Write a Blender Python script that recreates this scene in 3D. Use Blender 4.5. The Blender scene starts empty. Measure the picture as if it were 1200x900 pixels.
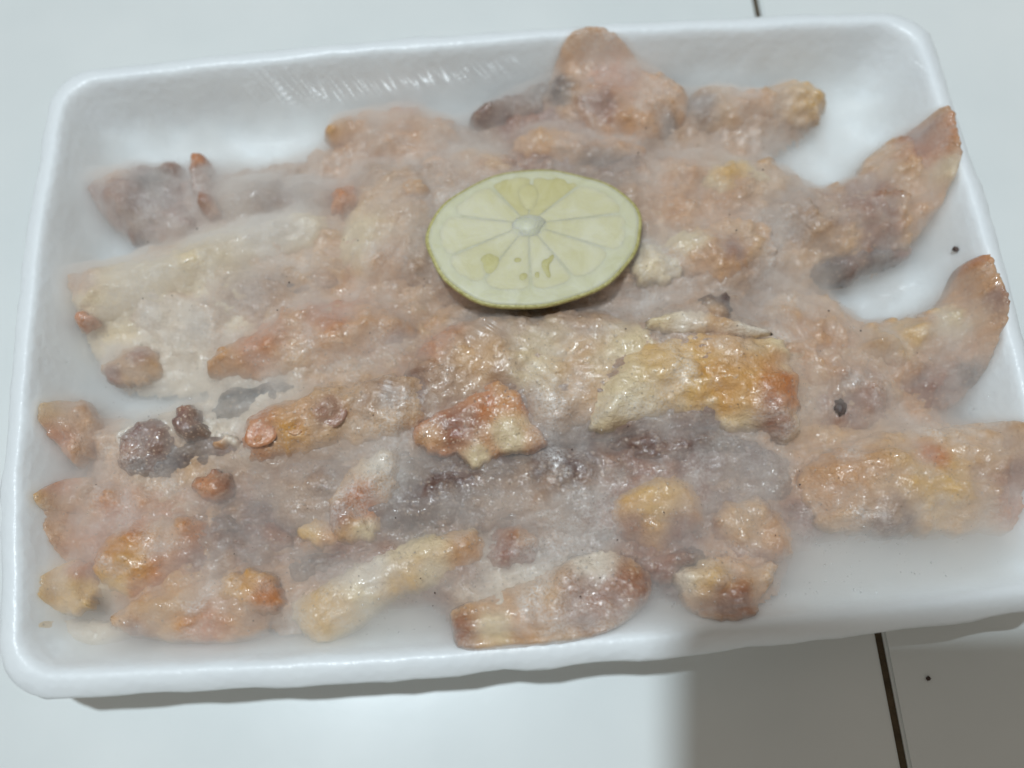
import bpy, bmesh, math, random
import numpy as np
from mathutils import Vector, Matrix, Euler, noise
from mathutils.geometry import delaunay_2d_cdt

random.seed(7); np.random.seed(7)
scene = bpy.context.scene
C = scene.collection
MM = 0.001

# ------------------------------------------------------------------ camera
RIM_Z = 25.0                                  # height of the tray's rim, millimetres
CAM_LOC = Vector((-7.3, -87.6, 204.6 + RIM_Z))
CAM_ROT = Euler((math.radians(18.38), math.radians(0.29), math.radians(-4.80)), 'XYZ')
F_PX = 1050.0                                 # focal length for a frame 1200 wide
cam_data = bpy.data.cameras.new('camera')
cam_data.sensor_width = 36.0
cam_data.lens = 36.0 * F_PX / 1200.0
cam_data.clip_start = 0.002
cam_data.clip_end = 20.0
cam = bpy.data.objects.new('camera', cam_data); C.objects.link(cam)
cam.location = CAM_LOC * MM
cam.rotation_euler = CAM_ROT
scene.camera = cam
cam_data.dof.use_dof = True
cam_data.dof.focus_distance = 0.212
cam_data.dof.aperture_fstop = 5.6

# ------------------------------------------------------------------ world: dim warm room
world = bpy.data.worlds.new('World'); scene.world = world; world.use_nodes = True
wn = world.node_tree.nodes
wn['Background'].inputs['Color'].default_value = (0.96, 0.87, 0.76, 1)
wn['Background'].inputs['Strength'].default_value = 0.28

# ------------------------------------------------------------------ ceiling lamp behind the tray, a little to the left
lamp = bpy.data.lights.new('ceiling_lamp', 'POINT')
lamp.energy = 143.0
lamp.color = (0.84, 0.96, 1.04)
lamp.shadow_soft_size = 0.055
lo = bpy.data.objects.new('ceiling_lamp', lamp); C.objects.link(lo)
lo.location = (-0.34, 0.24, 2.30)

scene.view_settings.view_transform = 'Standard'
scene.view_settings.look = 'None'
scene.view_settings.exposure = 0.0
scene.view_settings.gamma = 1.0
cy = scene.cycles
cy.use_denoising = True
cy.max_bounces = 14; cy.volume_bounces = 12; cy.diffuse_bounces = 3; cy.glossy_bounces = 2
cy.transmission_bounces = 6; cy.transparent_max_bounces = 16
cy.caustics_reflective = False; cy.caustics_refractive = False

# ------------------------------------------------------------------ helpers
RM = CAM_ROT.to_matrix()
def at(px, py, z):
    """the point (mm) at height z that the pixel of the 1200 x 900 photograph shows"""
    d = RM @ Vector(((px - 600) / F_PX, (450 - py) / F_PX, -1.0))
    t = (z - CAM_LOC.z) / d.z
    p = CAM_LOC + d * t
    return (p.x, p.y)

def srgb(r, g, b):
    f = lambda c: (c / 255 / 12.92) if c / 255 <= 0.04045 else ((c / 255 + 0.055) / 1.055) ** 2.4
    return (f(r), f(g), f(b))

def mesh_obj(name, verts, faces, mat, parent=None, smooth=True):
    me = bpy.data.meshes.new(name)
    me.from_pydata([(v[0] * MM, v[1] * MM, v[2] * MM) for v in verts], [], faces)
    me.update()
    if smooth:
        me.polygons.foreach_set('use_smooth', [True] * len(me.polygons))
    me.materials.append(mat)
    o = bpy.data.objects.new(name, me); C.objects.link(o)
    if parent: o.parent = parent
    return o

def tag(o, label=None, cat=None, group=None, kind=None):
    if label: o['label'] = label
    if cat: o['category'] = cat
    if group: o['group'] = group
    if kind: o['kind'] = kind
    return o

def empty(name):
    o = bpy.data.objects.new(name, None); C.objects.link(o); o.empty_display_size = 0.01
    return o

class Mat:
    def __init__(self, name):
        self.m = bpy.data.materials.new(name); self.m.use_nodes = True
        self.t = self.m.node_tree; self.n = self.t.nodes; self.l = self.t.links
        self.b = self.n['Principled BSDF']; self.out = self.n['Material Output']
        self.tc = self.n.new('ShaderNodeTexCoord')
    def noise(self, scale, detail=3, rough=0.55, coord='Object', dist=0.0):
        t = self.n.new('ShaderNodeTexNoise'); t.inputs['Scale'].default_value = scale
        t.inputs['Detail'].default_value = detail; t.inputs['Roughness'].default_value = rough
        t.inputs['Distortion'].default_value = dist
        self.l.new(self.tc.outputs[coord], t.inputs['Vector']); return t.outputs['Fac']
    def voro(self, scale, feature='F1', rnd=1.0):
        t = self.n.new('ShaderNodeTexVoronoi'); t.feature = feature
        t.inputs['Scale'].default_value = scale; t.inputs['Randomness'].default_value = rnd
        self.l.new(self.tc.outputs['Object'], t.inputs['Vector']); return t.outputs['Distance']
    def ramp(self, fac, *stops):
        r = self.n.new('ShaderNodeValToRGB'); e = r.color_ramp.elements
        while len(e) < len(stops): e.new(0.5)
        for k, (p, c) in enumerate(stops):
            e[k].position = p
            e[k].color = (c, c, c, 1) if isinstance(c, (int, float)) else tuple(c) + (1,)
        self.l.new(fac, r.inputs['Fac']); return r.outputs['Color']
    def mix(self, fac, a, b, blend='MIX'):
        m = self.n.new('ShaderNodeMix'); m.data_type = 'RGBA'; m.blend_type = blend
        for s, v in ((m.inputs[0], fac), (m.inputs[6], a), (m.inputs[7], b)):
            if hasattr(v, 'is_output'): self.l.new(v, s)
            elif isinstance(v, (int, float)): s.default_value = v if s.type == 'VALUE' else (v, v, v, 1)
            else: s.default_value = tuple(v) + (1,)
        return m.outputs[2]
    def math(self, op, a, b=0.0):
        m = self.n.new('ShaderNodeMath'); m.operation = op
        for s, v in zip(m.inputs, (a, b)):
            if hasattr(v, 'is_output'): self.l.new(v, s)
            else: s.default_value = v
        return m.outputs[0]
    def bump(self, h, dist, strength=1.0, normal=None):
        b = self.n.new('ShaderNodeBump'); b.inputs['Distance'].default_value = dist
        b.inputs['Strength'].default_value = strength
        self.l.new(h, b.inputs['Height'])
        if normal is not None: self.l.new(normal, b.inputs['Normal'])
        return b.outputs['Normal']
    def set(self, **k):
        for n, v in k.items():
            s = self.b.inputs[n.replace('_', ' ')]
            if hasattr(v, 'is_output'): self.l.new(v, s)
            elif isinstance(v, tuple) and len(v) == 3 and s.type == 'RGBA': s.default_value = v + (1,)
            else: s.default_value = v
        return self

# ------------------------------------------------------------------ materials
m = Mat('ceramic_tile'); TILE = m.m
n1 = m.noise(9, 4); n2 = m.noise(260, 2)
col = m.mix(m.ramp(n1, (0.35, 0.0), (0.7, 1.0)), srgb(216, 222, 222), srgb(229, 233, 232))
m.set(Base_Color=col, Roughness=m.math('MULTIPLY_ADD', n1, 0.14), Specular_IOR_Level=0.5)
m.b.inputs['Roughness'].default_value = 0.2
for l in list(m.b.inputs['Roughness'].links): m.l.remove(l)
m.set(Roughness=m.math('ADD', m.math('MULTIPLY', n1, 0.16), 0.14), Normal=m.bump(n2, 0.00002, 0.5))

m = Mat('tile_grout'); GROUT = m.m
m.set(Base_Color=m.mix(m.noise(300, 4), srgb(48, 40, 30), srgb(104, 90, 68)), Roughness=0.95, Normal=m.bump(m.noise(900, 3), 0.0004))

m = Mat('foam'); FOAM = m.m
cells = m.voro(420); big = m.noise(70, 4)
col = m.mix(big, srgb(228, 234, 238), srgb(238, 243, 245))
nrm = m.bump(cells, 0.00025, 0.5)
m.set(Base_Color=col, Roughness=0.5, Coat_Weight=0.3, Coat_Roughness=0.25, Normal=nrm)
m.l.new(m.bump(m.noise(420, 3, 0.6, dist=0.6), 0.0005, 0.5), m.b.inputs['Coat Normal'])

def flesh(name, pap_scale, pap):
    m = Mat(name)
    a = m.n.new('ShaderNodeAttribute'); a.attribute_name = 'tint'; base = a.outputs['Color']
    mott = m.noise(210, 4, 0.62); mid = m.noise(95, 3, 0.65, dist=0.6)
    dark = m.mix(0.4, base, (0.30, 0.17, 0.09), 'MULTIPLY')
    c = m.mix(m.ramp(mott, (0.42, 0.0), (0.72, 0.5)), base, dark)
    light = m.mix(0.5, base, srgb(226, 205, 182))
    c = m.mix(m.ramp(mid, (0.36, 0.0), (0.78, 0.8)), c, light)
    dots = m.voro(pap_scale)
    c = m.mix(m.ramp(dots, (0.12, pap), (0.34, 0.0)), c, srgb(222, 196, 172))
    # small dark flecks
    fl = m.voro(330); c = m.mix(m.ramp(fl, (0.05, 0.5), (0.12, 0.0)), c, srgb(60, 38, 32))
    patch = m.noise(48, 3, 0.6, dist=0.8); grain = m.noise(1500, 2, 0.7)
    crust = m.math('MULTIPLY', m.ramp(patch, (0.47, 0.02), (0.72, 0.95)), m.ramp(grain, (0.36, 0.2), (0.62, 0.8)))
    c = m.mix(crust, c, srgb(226, 224, 222))
    nrm = m.bump(m.noise(420, 4, 0.7), 0.0008, 0.7)
    nrm = m.bump(mott, 0.0007, 0.6, nrm)
    nrm = m.bump(grain, 0.0003, 0.5, nrm)
    nrm = m.bump(dots, 0.0005, -0.5, nrm)
    m.set(Base_Color=c, Roughness=0.45, Specular_IOR_Level=0.6, Coat_IOR=1.6, Coat_Weight=m.math('SUBTRACT', 1.0, m.math('MULTIPLY', crust, 0.8)), Coat_Roughness=0.10, Normal=nrm)
    m.l.new(m.bump(m.noise(760, 3, 0.65, dist=0.5), 0.0008, 0.5), m.b.inputs['Coat Normal'])
    return m.m
FLESH = flesh('seafood_skin', 640, 0.35)
DOTTED = flesh('dotted_skin', 900, 0.7)

m = Mat('frost'); FROST = m.m                   # frozen, milky moisture: volume only
m.n.remove(m.b)
v = m.n.new('ShaderNodeVolumePrincipled')
v.inputs['Color'].default_value = (0.988, 0.982, 0.97, 1)
v.inputs['Density'].default_value = 195.0
v.inputs['Anisotropy'].default_value = 0.15
m.l.new(v.outputs[0], m.out.inputs['Volume'])

m = Mat('ice_bead'); BEAD = m.m
m.n.remove(m.b)
tr = m.n.new('ShaderNodeBsdfTransparent'); gl = m.n.new('ShaderNodeBsdfGlossy'); gl.inputs['Roughness'].default_value = 0.13
mx = m.n.new('ShaderNodeMixShader'); mx.inputs[0].default_value = 0.15
m.l.new(tr.outputs[0], mx.inputs[1]); m.l.new(gl.outputs[0], mx.inputs[2]); m.l.new(mx.outputs[0], m.out.inputs['Surface'])

m = Mat('dark_fleck'); FLECK = m.m
m.set(Base_Color=m.mix(m.noise(800, 3), srgb(40, 28, 24), srgb(84, 58, 46)), Roughness=0.5)

m = Mat('cling_film'); FILM = m.m
m.n.remove(m.b)
tr = m.n.new('ShaderNodeBsdfTransparent'); gl = m.n.new('ShaderNodeBsdfGlossy')
gl.inputs['Roughness'].default_value = 0.16
fres = m.n.new('ShaderNodeFresnel'); fres.inputs['IOR'].default_value = 1.4
fa = m.n.new('ShaderNodeAttribute'); fa.attribute_name = 'taut'
mx = m.n.new('ShaderNodeMixShader')
m.l.new(m.math('MULTIPLY', m.math('MULTIPLY', fres.outputs[0], 0.12), fa.outputs['Fac']), mx.inputs[0])
m.l.new(tr.outputs[0], mx.inputs[1]); m.l.new(gl.outputs[0], mx.inputs[2])
m.l.new(mx.outputs[0], m.out.inputs['Surface'])

def citrus(name, c1, c2, sc, rough=0.5, sss=0.35, bump=0.0004):
    m = Mat(name)
    nz = m.noise(sc, 4, 0.6, dist=0.8)
    m.set(Base_Color=m.mix(m.ramp(nz, (0.35, 0.0), (0.65, 1.0)), c1, c2), Roughness=rough, Subsurface_Weight=sss,
          Subsurface_Radius=(0.003, 0.003, 0.0015), Subsurface_Scale=1.0, Coat_Weight=0.0,
          Normal=m.bump(nz, bump, 0.6))
    return m.m
PITH = citrus('lemon_pith', srgb(202, 200, 164), srgb(213, 212, 184), 160)
CORE = citrus('lemon_core', srgb(212, 213, 186), srgb(222, 222, 202), 200)
PULP = citrus('lemon_pulp', srgb(196, 188, 132), srgb(210, 204, 160), 110)
PULP_PALE = citrus('lemon_pulp_pale', srgb(206, 201, 160), srgb(216, 213, 184), 110)
CAVITY = citrus('lemon_cavity', srgb(190, 183, 122), srgb(202, 196, 142), 300)
RIND = citrus('lemon_rind', srgb(160, 152, 88), srgb(200, 194, 134), 900, 0.4, 0.1)

m = Mat('phone_body'); PHONE = m.m
m.set(Base_Color=(0.03, 0.03, 0.035), Roughness=0.35)

# ------------------------------------------------------------------ the floor: big white tiles with dark joints
g0 = at(886, 0, 0); g1 = at(1061, 900, 0)
ang = math.atan2(g1[0] - g0[0], -(g1[1] - g0[1]))
floor = mesh_obj('floor', [(-1, -1, 0), (1, -1, 0), (1, 1, 0), (-1, 1, 0)], [(0, 1, 2, 3)], GROUT, smooth=False)
floor.data.transform(Matrix.Diagonal((900, 700, 1, 1)))
floor.data.transform(Matrix.Translation((0, 0, -1.2 * MM)))
tag(floor, kind='structure')
TS, GAP = 400.0, 1.9
bm = bmesh.new(); bmesh.ops.create_cube(bm, size=1)
bmesh.ops.scale(bm, vec=((TS - GAP) * MM, (TS - GAP) * MM, 8 * MM), verts=bm.verts)
bmesh.ops.translate(bm, vec=(0, 0, -4 * MM), verts=bm.verts)
bmesh.ops.bevel(bm, geom=[e for e in bm.edges], offset=0.7 * MM, segments=2, affect='EDGES')
tme = bpy.data.meshes.new('tile'); bm.to_mesh(tme); bm.free(); tme.materials.append(TILE)
gx = (g0[0] + g1[0]) / 2; gy = (g0[1] + g1[1]) / 2
R2 = Matrix.Rotation(ang, 2)
for i in range(-2, 2):
    for j in range(-1, 2):
        o = bpy.data.objects.new('tile', tme); C.objects.link(o); o.parent = floor
        off = R2 @ Vector(((i + 0.5) * TS, j * TS + 8))
        o.location = ((gx + off.x) * MM, (gy + off.y) * MM, 0)
        o.rotation_euler = (0, 0, ang)

# ------------------------------------------------------------------ the foam tray
HW, HD, CR, BOW = 122.0, 82.4, 12.0, 3.0
def ring(off, z, nside=44, ncorner=12, seed=0.0, wob=0.0):
    a, b = HW - off, HD - off
    r = max(CR - off * 0.35, 4.0); pts = []
    cor = [(a - r, b - r, 0), (-(a - r), b - r, 90), (-(a - r), -(b - r), 180), (a - r, -(b - r), 270)]
    for k in range(4):
        cx, cyy, s = cor[k]
        for q in range(ncorner + 1):
            t = math.radians(s + 90 * q / ncorner); pts.append([cx + r * math.cos(t), cyy + r * math.sin(t)])
        p0 = pts[-1]; nx = cor[(k + 1) % 4]; t = math.radians(s + 90)
        p1 = [nx[0] + r * math.cos(t), nx[1] + r * math.sin(t)]
        for q in range(1, nside):
            f = q / nside; bow = BOW * (1 - (2 * f - 1) ** 2)
            pts.append([p0[0] + (p1[0] - p0[0]) * f + bow * math.cos(t), p0[1] + (p1[1] - p0[1]) * f + bow * math.sin(t)])
    out = []
    for x, y in pts:
        w = wob * noise.noise(Vector((x * 0.07, y * 0.07, seed)))+ 0.5 * wob * noise.noise(Vector((x * 0.22, y * 0.22, seed + 3))) + 0.25 * wob * noise.noise(Vector((x * 0.6, y * 0.6, seed + 7)))
        l = math.hypot(x, y)
        out.append((x + w * x / l, y + w * y / l, z + 0.6 * w))
    return out
PROFILE = [(15.5, 0.4, .1), (14, 0.6, .15), (12.5, 2.2, .2), (7.0, 14.0, .3), (4.2, 19.6, .4), (1.3, 20.2, .9), (0.3, 20.7, 1.0), (0.0, 21.6, 1.0),
           (0.5, 22.7, .5), (1.9, 24.0, .4), (3.2, 24.8, .3), (4.4, 25.0, .5), (5.4, 24.7, .5), (6.2, 23.8, .5), (7.0, 22.2, .4), (9.6, 16.0, .35),
           (12.4, 9.5, .3), (14.5, 6.4, .3), (17.0, 5.0, .2), (21, 4.5, .1), (32, 4.4, .1), (50, 4.4, .1), (72, 4.4, 0)]
verts, faces = [], []
for off, z, wob in PROFILE:
    verts += ring(off, z, wob=wob, seed=1.7)
N = len(verts) // len(PROFILE)
for k in range(len(PROFILE) - 1):
    for q in range(N):
        a, b = k * N + q, k * N + (q + 1) % N
        faces.append((a, b, b + N, a + N))
faces.append(tuple(range((len(PROFILE) - 1) * N, len(PROFILE) * N)))
faces.append(tuple(reversed(range(N))))
tray = mesh_obj('foam_tray', verts, faces, FOAM)
tag(tray, 'white foam food tray with rounded corners, full of frozen seafood', 'tray')

def inside(x, y):
    """distance in from the rim's outer edge (arrays, mm)"""
    x = np.asarray(x, float); y = np.asarray(y, float)
    hw = HW + BOW * (1 - np.clip(y / HD, -1, 1) ** 2); hd = HD + BOW * (1 - np.clip(x / HW, -1, 1) ** 2)
    qx = np.abs(x) - (hw - CR); qy = np.abs(y) - (hd - CR)
    return -(np.hypot(np.maximum(qx, 0), np.maximum(qy, 0)) + np.minimum(np.maximum(qx, qy), 0) - CR)
WP = [(-50, -5), (0, 21.6), (1.9, 24.0), (4.4, 25.0), (6.2, 23.8), (7.0, 22.2), (9.6, 16.0), (12.4, 9.5), (14.5, 6.4), (17.0, 5.0), (21, 4.5), (100, 4.4)]
def wallz(x, y):
    return np.interp(inside(x, y), [p[0] for p in WP], [p[1] for p in WP])

# ------------------------------------------------------------------ seafood pieces
TAN = srgb(200, 148, 98); ORANGE = srgb(190, 112, 48); BROWN = srgb(142, 84, 56); DKBROWN = srgb(92, 58, 46)
PURPLE = srgb(122, 86, 72); DKPURPLE = srgb(70, 46, 46); MAUVE = srgb(172, 138, 112); CREAM = srgb(224, 204, 164)
WHITE = srgb(228, 216, 198); YELLOW = srgb(214, 168, 86); GREY = srgb(92, 92, 92); PINK = srgb(202, 160, 114)
DKMAUVE = srgb(128, 98, 84); GOLD = srgb(206, 148, 66); RED = srgb(112, 66, 60)
TOPS = []                                      # (x, y, z, frost) samples for the frost layer

def chaikin(p, n=2):
    for _ in range(n):
        q = []
        for i in range(len(p)):
            a, b = p[i], p[(i + 1) % len(p)]
            q += [(a[0] * .75 + b[0] * .25, a[1] * .75 + b[1] * .25), (a[0] * .25 + b[0] * .75, a[1] * .25 + b[1] * .75)]
        p = q
    return p

def seg_dist(P, poly):
    A = np.array(poly); B = np.roll(A, -1, 0); D = B - A
    L = (D ** 2).sum(1) + 1e-9
    out = np.full(len(P), 1e9)
    for i in range(len(A)):
        t = np.clip(((P - A[i]) @ D[i]) / L[i], 0, 1)
        out = np.minimum(out, np.hypot(*(P - A[i] - t[:, None] * D[i]).T))
    return out

def in_poly(P, poly):
    A = np.array(poly); B = np.roll(A, -1, 0); r = np.zeros(len(P), bool)
    for (x0, y0), (x1, y1) in zip(A, B):
        if y0 == y1: continue
        c = ((y0 > P[:, 1]) != (y1 > P[:, 1])) & (P[:, 0] < (x1 - x0) * (P[:, 1] - y0) / (y1 - y0) + x0)
        r ^= c
    return r

COUNT = [0]
def piece(label, outline, z, T, base, spots=(), frost=2.0, rag=0.65, bump=1.0, mat=None, name='seafood_piece', parent=None, step=0.75, dips=(), flat=1.15, smooth=2):
    """a lump of food: traced outline on the plane z (mm), T thick, rounded over the edge, with uneven skin"""
    COUNT[0] += 1; sd = COUNT[0] * 7.31
    zm = z + 0.55 * T
    def seat(px, py):
        q = at(px, py, zm)
        for _ in range(4):
            q = at(px, py, max(zm, float(wallz(q[0], q[1])) + 0.4 + 0.3 * T))
        return q
    poly = chaikin([seat(px, py) for px, py in outline], smooth)
    # resample and roughen the outline
    P = np.array(poly); Q = np.roll(P, -1, 0); seg = np.hypot(*(Q - P).T); tot = seg.sum()
    n = max(16, int(tot / step)); cum = np.concatenate([[0], np.cumsum(seg)])
    PP = np.vstack([P, P[:1]]); s = np.linspace(0, tot, n, endpoint=False)
    bx = np.interp(s, cum, PP[:, 0]); by = np.interp(s, cum, PP[:, 1])
    cen = np.array([bx.mean(), by.mean()])
    nb = []
    for x, y in zip(bx, by):
        w = 1.5 * rag * (noise.noise(Vector((x * .16, y * .16, sd))) * 1.6 + noise.noise(Vector((x * .5, y * .5, sd + 2))) * 1.2 + noise.noise(Vector((x * 1.2, y * 1.2, sd + 5))) * .7)
        w *= float(np.clip((inside(x, y) - 9) / 9, .3, 1))
        dx, dy = x - cen[0], y - cen[1]; l = math.hypot(dx, dy) + 1e-6
        nb.append((x + w * dx / l, y + w * dy / l))
    x0, y0 = np.min(nb, 0); x1, y1 = np.max(nb, 0)
    G = []
    row = 0; yy = y0
    while yy < y1:
        xx = x0 + (step / 2 if row % 2 else 0)
        while xx < x1:
            G.append((xx, yy)); xx += step
        yy += step * .87; row += 1
    G = np.array(G)
    keep = in_poly(G, nb); G = G[keep]
    dist = seg_dist(G, nb); k2 = dist > step * .55; G = G[k2]; dist = dist[k2]
    pts2 = [Vector(p) for p in nb] + [Vector(p) for p in G]
    edges = [(i, (i + 1) % len(nb)) for i in range(len(nb))]
    vo, eo, fo, ov, oe, of = delaunay_2d_cdt(pts2, edges, [], 1, 1e-5)
    V = np.array([(v.x, v.y) for v in vo])
    orig = [o[0] if o else 0 for o in ov]
    dall = np.concatenate([np.zeros(len(nb)), dist]); d = dall[orig]
    onb = np.array([o < len(nb) for o in orig])
    R = min(d.max(), T * flat) + 1e-6
    u = np.clip(d / R, 0, 1); prof = np.sqrt(np.maximum(0, 1 - (1 - u) ** 2))
    lw = wallz(V[:, 0], V[:, 1])
    zb = np.maximum(z, lw + 0.4)
    top = zb + T * prof
    cc = V - V.mean(0); ev, evec = np.linalg.eigh(cc.T @ cc); ax = evec[:, 1]; tx = evec[:, 0]
    SA = V @ ax; SB = V @ tx
    for i in range(len(V)):
        x, y = V[i]; f = min(1.0, d[i] / 1.6)
        h = 2.4 * noise.noise(Vector((x * .11, y * .14, sd))) + 1.5 * noise.noise(Vector((x * .26, y * .3, sd + 9))) - 1.3 * max(0, .35 - abs(noise.noise(Vector((x * .16, y * .2, sd + 14))))*1.6) + .42 * noise.noise(Vector((x * .75, y * .75, sd + 4))) + .12 * noise.noise(Vector((x * 1.5, y * 1.5, sd + 1)))
        fib = noise.noise(Vector((SA[i] * .16, SB[i] * .8, sd + 40)))
        fib2 = noise.noise(Vector((SA[i] * .4, SB[i] * 1.6, sd + 47)))
        h += -1.1 * max(0, .3 - abs(fib)) * 2 + .5 * fib2
        top[i] += h * bump * f * min(1.0, T / 6)
    for (px, py, rpx, dep) in dips:
        c = at(px, py, z + T); rr = rpx / 4.9
        g = np.exp(-((V[:, 0] - c[0]) ** 2 + (V[:, 1] - c[1]) ** 2) / (2 * (rr * .6) ** 2)); top += dep * g
    top = np.maximum(top, zb + 0.05)
    nv = len(V)
    bot = zb - 0.35 * T * prof * 0.5
    bot = np.maximum(bot, lw + 0.2)
    verts = [(V[i, 0], V[i, 1], top[i] if not onb[i] else zb[i]) for i in range(nv)]
    bi = {}
    for i in range(nv):
        if not onb[i]: bi[i] = len(verts); verts.append((V[i, 0], V[i, 1], min(bot[i], top[i] - .05)))
    faces = []
    for f in fo:
        a = V[f[1]] - V[f[0]]; b = V[f[2]] - V[f[0]]
        ff = f if a[0] * b[1] - a[1] * b[0] > 0 else f[::-1]
        faces.append(tuple(ff)); faces.append(tuple(bi.get(q, q) for q in reversed(ff)))
    faces = [f for f in faces if len(set(f)) >= 3]
    o = mesh_obj(name, verts, faces, mat or FLESH, parent)
    colr = np.tile(np.array(base), (len(verts), 1))
    VV = np.array(verts)
    for (px, py, rpx, c) in spots:
        q = seat(px, py); rr = rpx / 4.9
        jx = np.array([noise.noise(Vector((v[0] * .25, v[1] * .25, sd + 20))) for v in VV]) * .5
        w = 1 / (1 + np.exp((np.hypot(VV[:, 0] - q[0], VV[:, 1] - q[1]) / rr - 1 + jx) * 4.5))
        colr = colr * (1 - w[:, None]) + np.array(c) * w[:, None]
    at_ = o.data.attributes.new('tint', 'FLOAT_COLOR', 'POINT')
    at_.data.foreach_set('color', np.hstack([colr, np.ones((len(verts), 1))]).astype(np.float32).ravel())
    TOPS.append(np.column_stack([V, top, np.full(nv, frost + (1.5 if frost > .5 else 1.2))]))
    if parent is None:
        tag(o, label, 'seafood piece', 'frozen seafood pieces in the tray')
    return o

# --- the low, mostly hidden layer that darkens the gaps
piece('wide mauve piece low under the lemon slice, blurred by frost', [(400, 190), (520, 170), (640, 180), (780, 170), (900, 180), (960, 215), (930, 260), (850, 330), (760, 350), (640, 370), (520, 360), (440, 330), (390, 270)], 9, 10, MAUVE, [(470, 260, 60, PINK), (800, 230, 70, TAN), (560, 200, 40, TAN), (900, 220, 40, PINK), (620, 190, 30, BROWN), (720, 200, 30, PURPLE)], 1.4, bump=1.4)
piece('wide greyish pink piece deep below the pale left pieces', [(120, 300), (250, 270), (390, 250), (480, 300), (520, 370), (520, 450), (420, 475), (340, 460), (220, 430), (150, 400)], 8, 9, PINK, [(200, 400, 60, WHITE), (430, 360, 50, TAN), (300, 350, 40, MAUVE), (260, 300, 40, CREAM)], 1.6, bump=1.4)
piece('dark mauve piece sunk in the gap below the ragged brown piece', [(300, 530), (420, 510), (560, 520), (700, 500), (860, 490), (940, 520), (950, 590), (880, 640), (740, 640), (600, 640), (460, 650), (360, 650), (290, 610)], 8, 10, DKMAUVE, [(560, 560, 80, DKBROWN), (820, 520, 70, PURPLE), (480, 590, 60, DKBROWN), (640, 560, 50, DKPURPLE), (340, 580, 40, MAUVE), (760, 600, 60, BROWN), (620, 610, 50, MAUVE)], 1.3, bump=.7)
piece('pale tan piece deep between the yellow chunk and the right edge', [(880, 340), (960, 330), (1020, 380), (1080, 440), (1060, 500), (980, 520), (930, 500), (900, 420)], 9, 10, PINK, [(960, 410, 50, TAN), (1000, 480, 40, BROWN)], 1.5, bump=1.4)
piece('brown piece deep at lower left among the orange lumps', [(90, 560), (200, 560), (330, 570), (380, 640), (360, 700), (260, 720), (150, 720), (80, 680), (60, 610)], 8, 9, TAN, [(300, 620, 60, PURPLE), (150, 640, 60, ORANGE)], 1.0, bump=1.4)

# --- back row
piece('orange-brown chunk rising highest at the back edge of the tray', [(678, 56), (720, 60), (765, 76), (803, 92), (815, 120), (800, 152), (760, 165), (715, 172), (680, 152), (650, 138), (628, 117), (640, 92), (652, 70)], 13, 9, TAN, [(720, 105, 32, ORANGE), (700, 130, 24, BROWN), (655, 110, 24, DKPURPLE), (770, 110, 26, TAN), (790, 150, 18, DKBROWN)], 0.7, rag=.25)
piece('slim tan piece with rounded end reaching right along the back', [(800, 102), (840, 97), (880, 100), (920, 92), (955, 94), (973, 108), (971, 128), (955, 143), (920, 140), (880, 147), (840, 155), (805, 150)], 11, 8, PINK, [(950, 115, 28, YELLOW), (820, 130, 22, DKBROWN), (880, 125, 26, TAN)], 1.4)
piece('tan strip just behind the lemon slice, brown at its lower edge', [(596, 166), (625, 147), (670, 146), (720, 158), (765, 172), (735, 192), (690, 202), (650, 188), (610, 184)], 14, 6, TAN, [(640, 155, 20, GOLD), (700, 195, 24, DKBROWN)], 1.6)
piece('dark purple scrap left of the orange-brown back chunk', [(540, 138), (572, 115), (610, 105), (640, 92), (658, 106), (642, 132), (600, 143), (560, 152)], 11, 7, PURPLE, [(632, 110, 18, DKPURPLE), (575, 120, 14, DKBROWN)], 2.4)
piece('faint tan piece at back centre left, orange at its left tip', [(374, 148), (400, 132), (440, 124), (480, 118), (505, 128), (540, 142), (545, 168), (520, 184), (480, 192), (440, 184), (400, 168), (380, 162)], 11, 7, TAN, [(392, 152, 16, GOLD), (475, 125, 18, ORANGE)], 2.8)
piece('pinkish tan lump between the lemon and the faint back piece', [(480, 185), (540, 170), (600, 175), (640, 192), (600, 215), (540, 225), (500, 225)], 13, 6, PINK, [(520, 195, 26, TAN)], 2.2)

# --- back left
piece('brown-purple lump blurred by frost in the back left corner', [(104, 218), (125, 192), (165, 186), (195, 184), (211, 182), (213, 215), (222, 245), (235, 265), (215, 276), (170, 282), (130, 266), (108, 242)], 8, 9, BROWN, [(180, 215, 26, DKPURPLE), (130, 205, 20, TAN), (170, 255, 30, PURPLE)], 2.4)
piece('narrow rust-brown strip standing beside the back left lump', [(220, 180), (244, 176), (248, 200), (252, 230), (262, 250), (245, 258), (228, 245), (220, 215)], 10, 8, BROWN, [(232, 190, 16, ORANGE)], 2.0)
piece('lilac-grey tube running right from the back left lump', [(245, 215), (300, 208), (350, 210), (395, 215), (410, 235), (390, 255), (330, 255), (280, 262), (250, 255)], 8, 8, MAUVE, [(330, 230, 40, PURPLE)], 4.2)
piece('long pale cream tube slanting up across the left side', [(84, 318), (112, 308), (160, 300), (220, 285), (270, 262), (330, 248), (375, 243), (396, 262), (382, 286), (330, 302), (270, 322), (210, 342), (150, 366), (112, 378), (90, 372), (82, 345)], 11, 9, CREAM, [(320, 270, 50, WHITE), (95, 330, 24, TAN)], 2.8, bump=.7)
piece('tiny orange nub at the left end of the cream tube', [(84, 376), (92, 364), (108, 364), (114, 376), (104, 386), (90, 386)], 14, 5, ORANGE, (), 1.0, step=.6)
piece('small orange knob left of the lemon, near the lilac tube', [(382, 228), (395, 214), (415, 214), (420, 232), (415, 252), (398, 256), (384, 246)], 15, 5, ORANGE, [(410, 250, 10, BROWN)], 1.6, step=.6)
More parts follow.
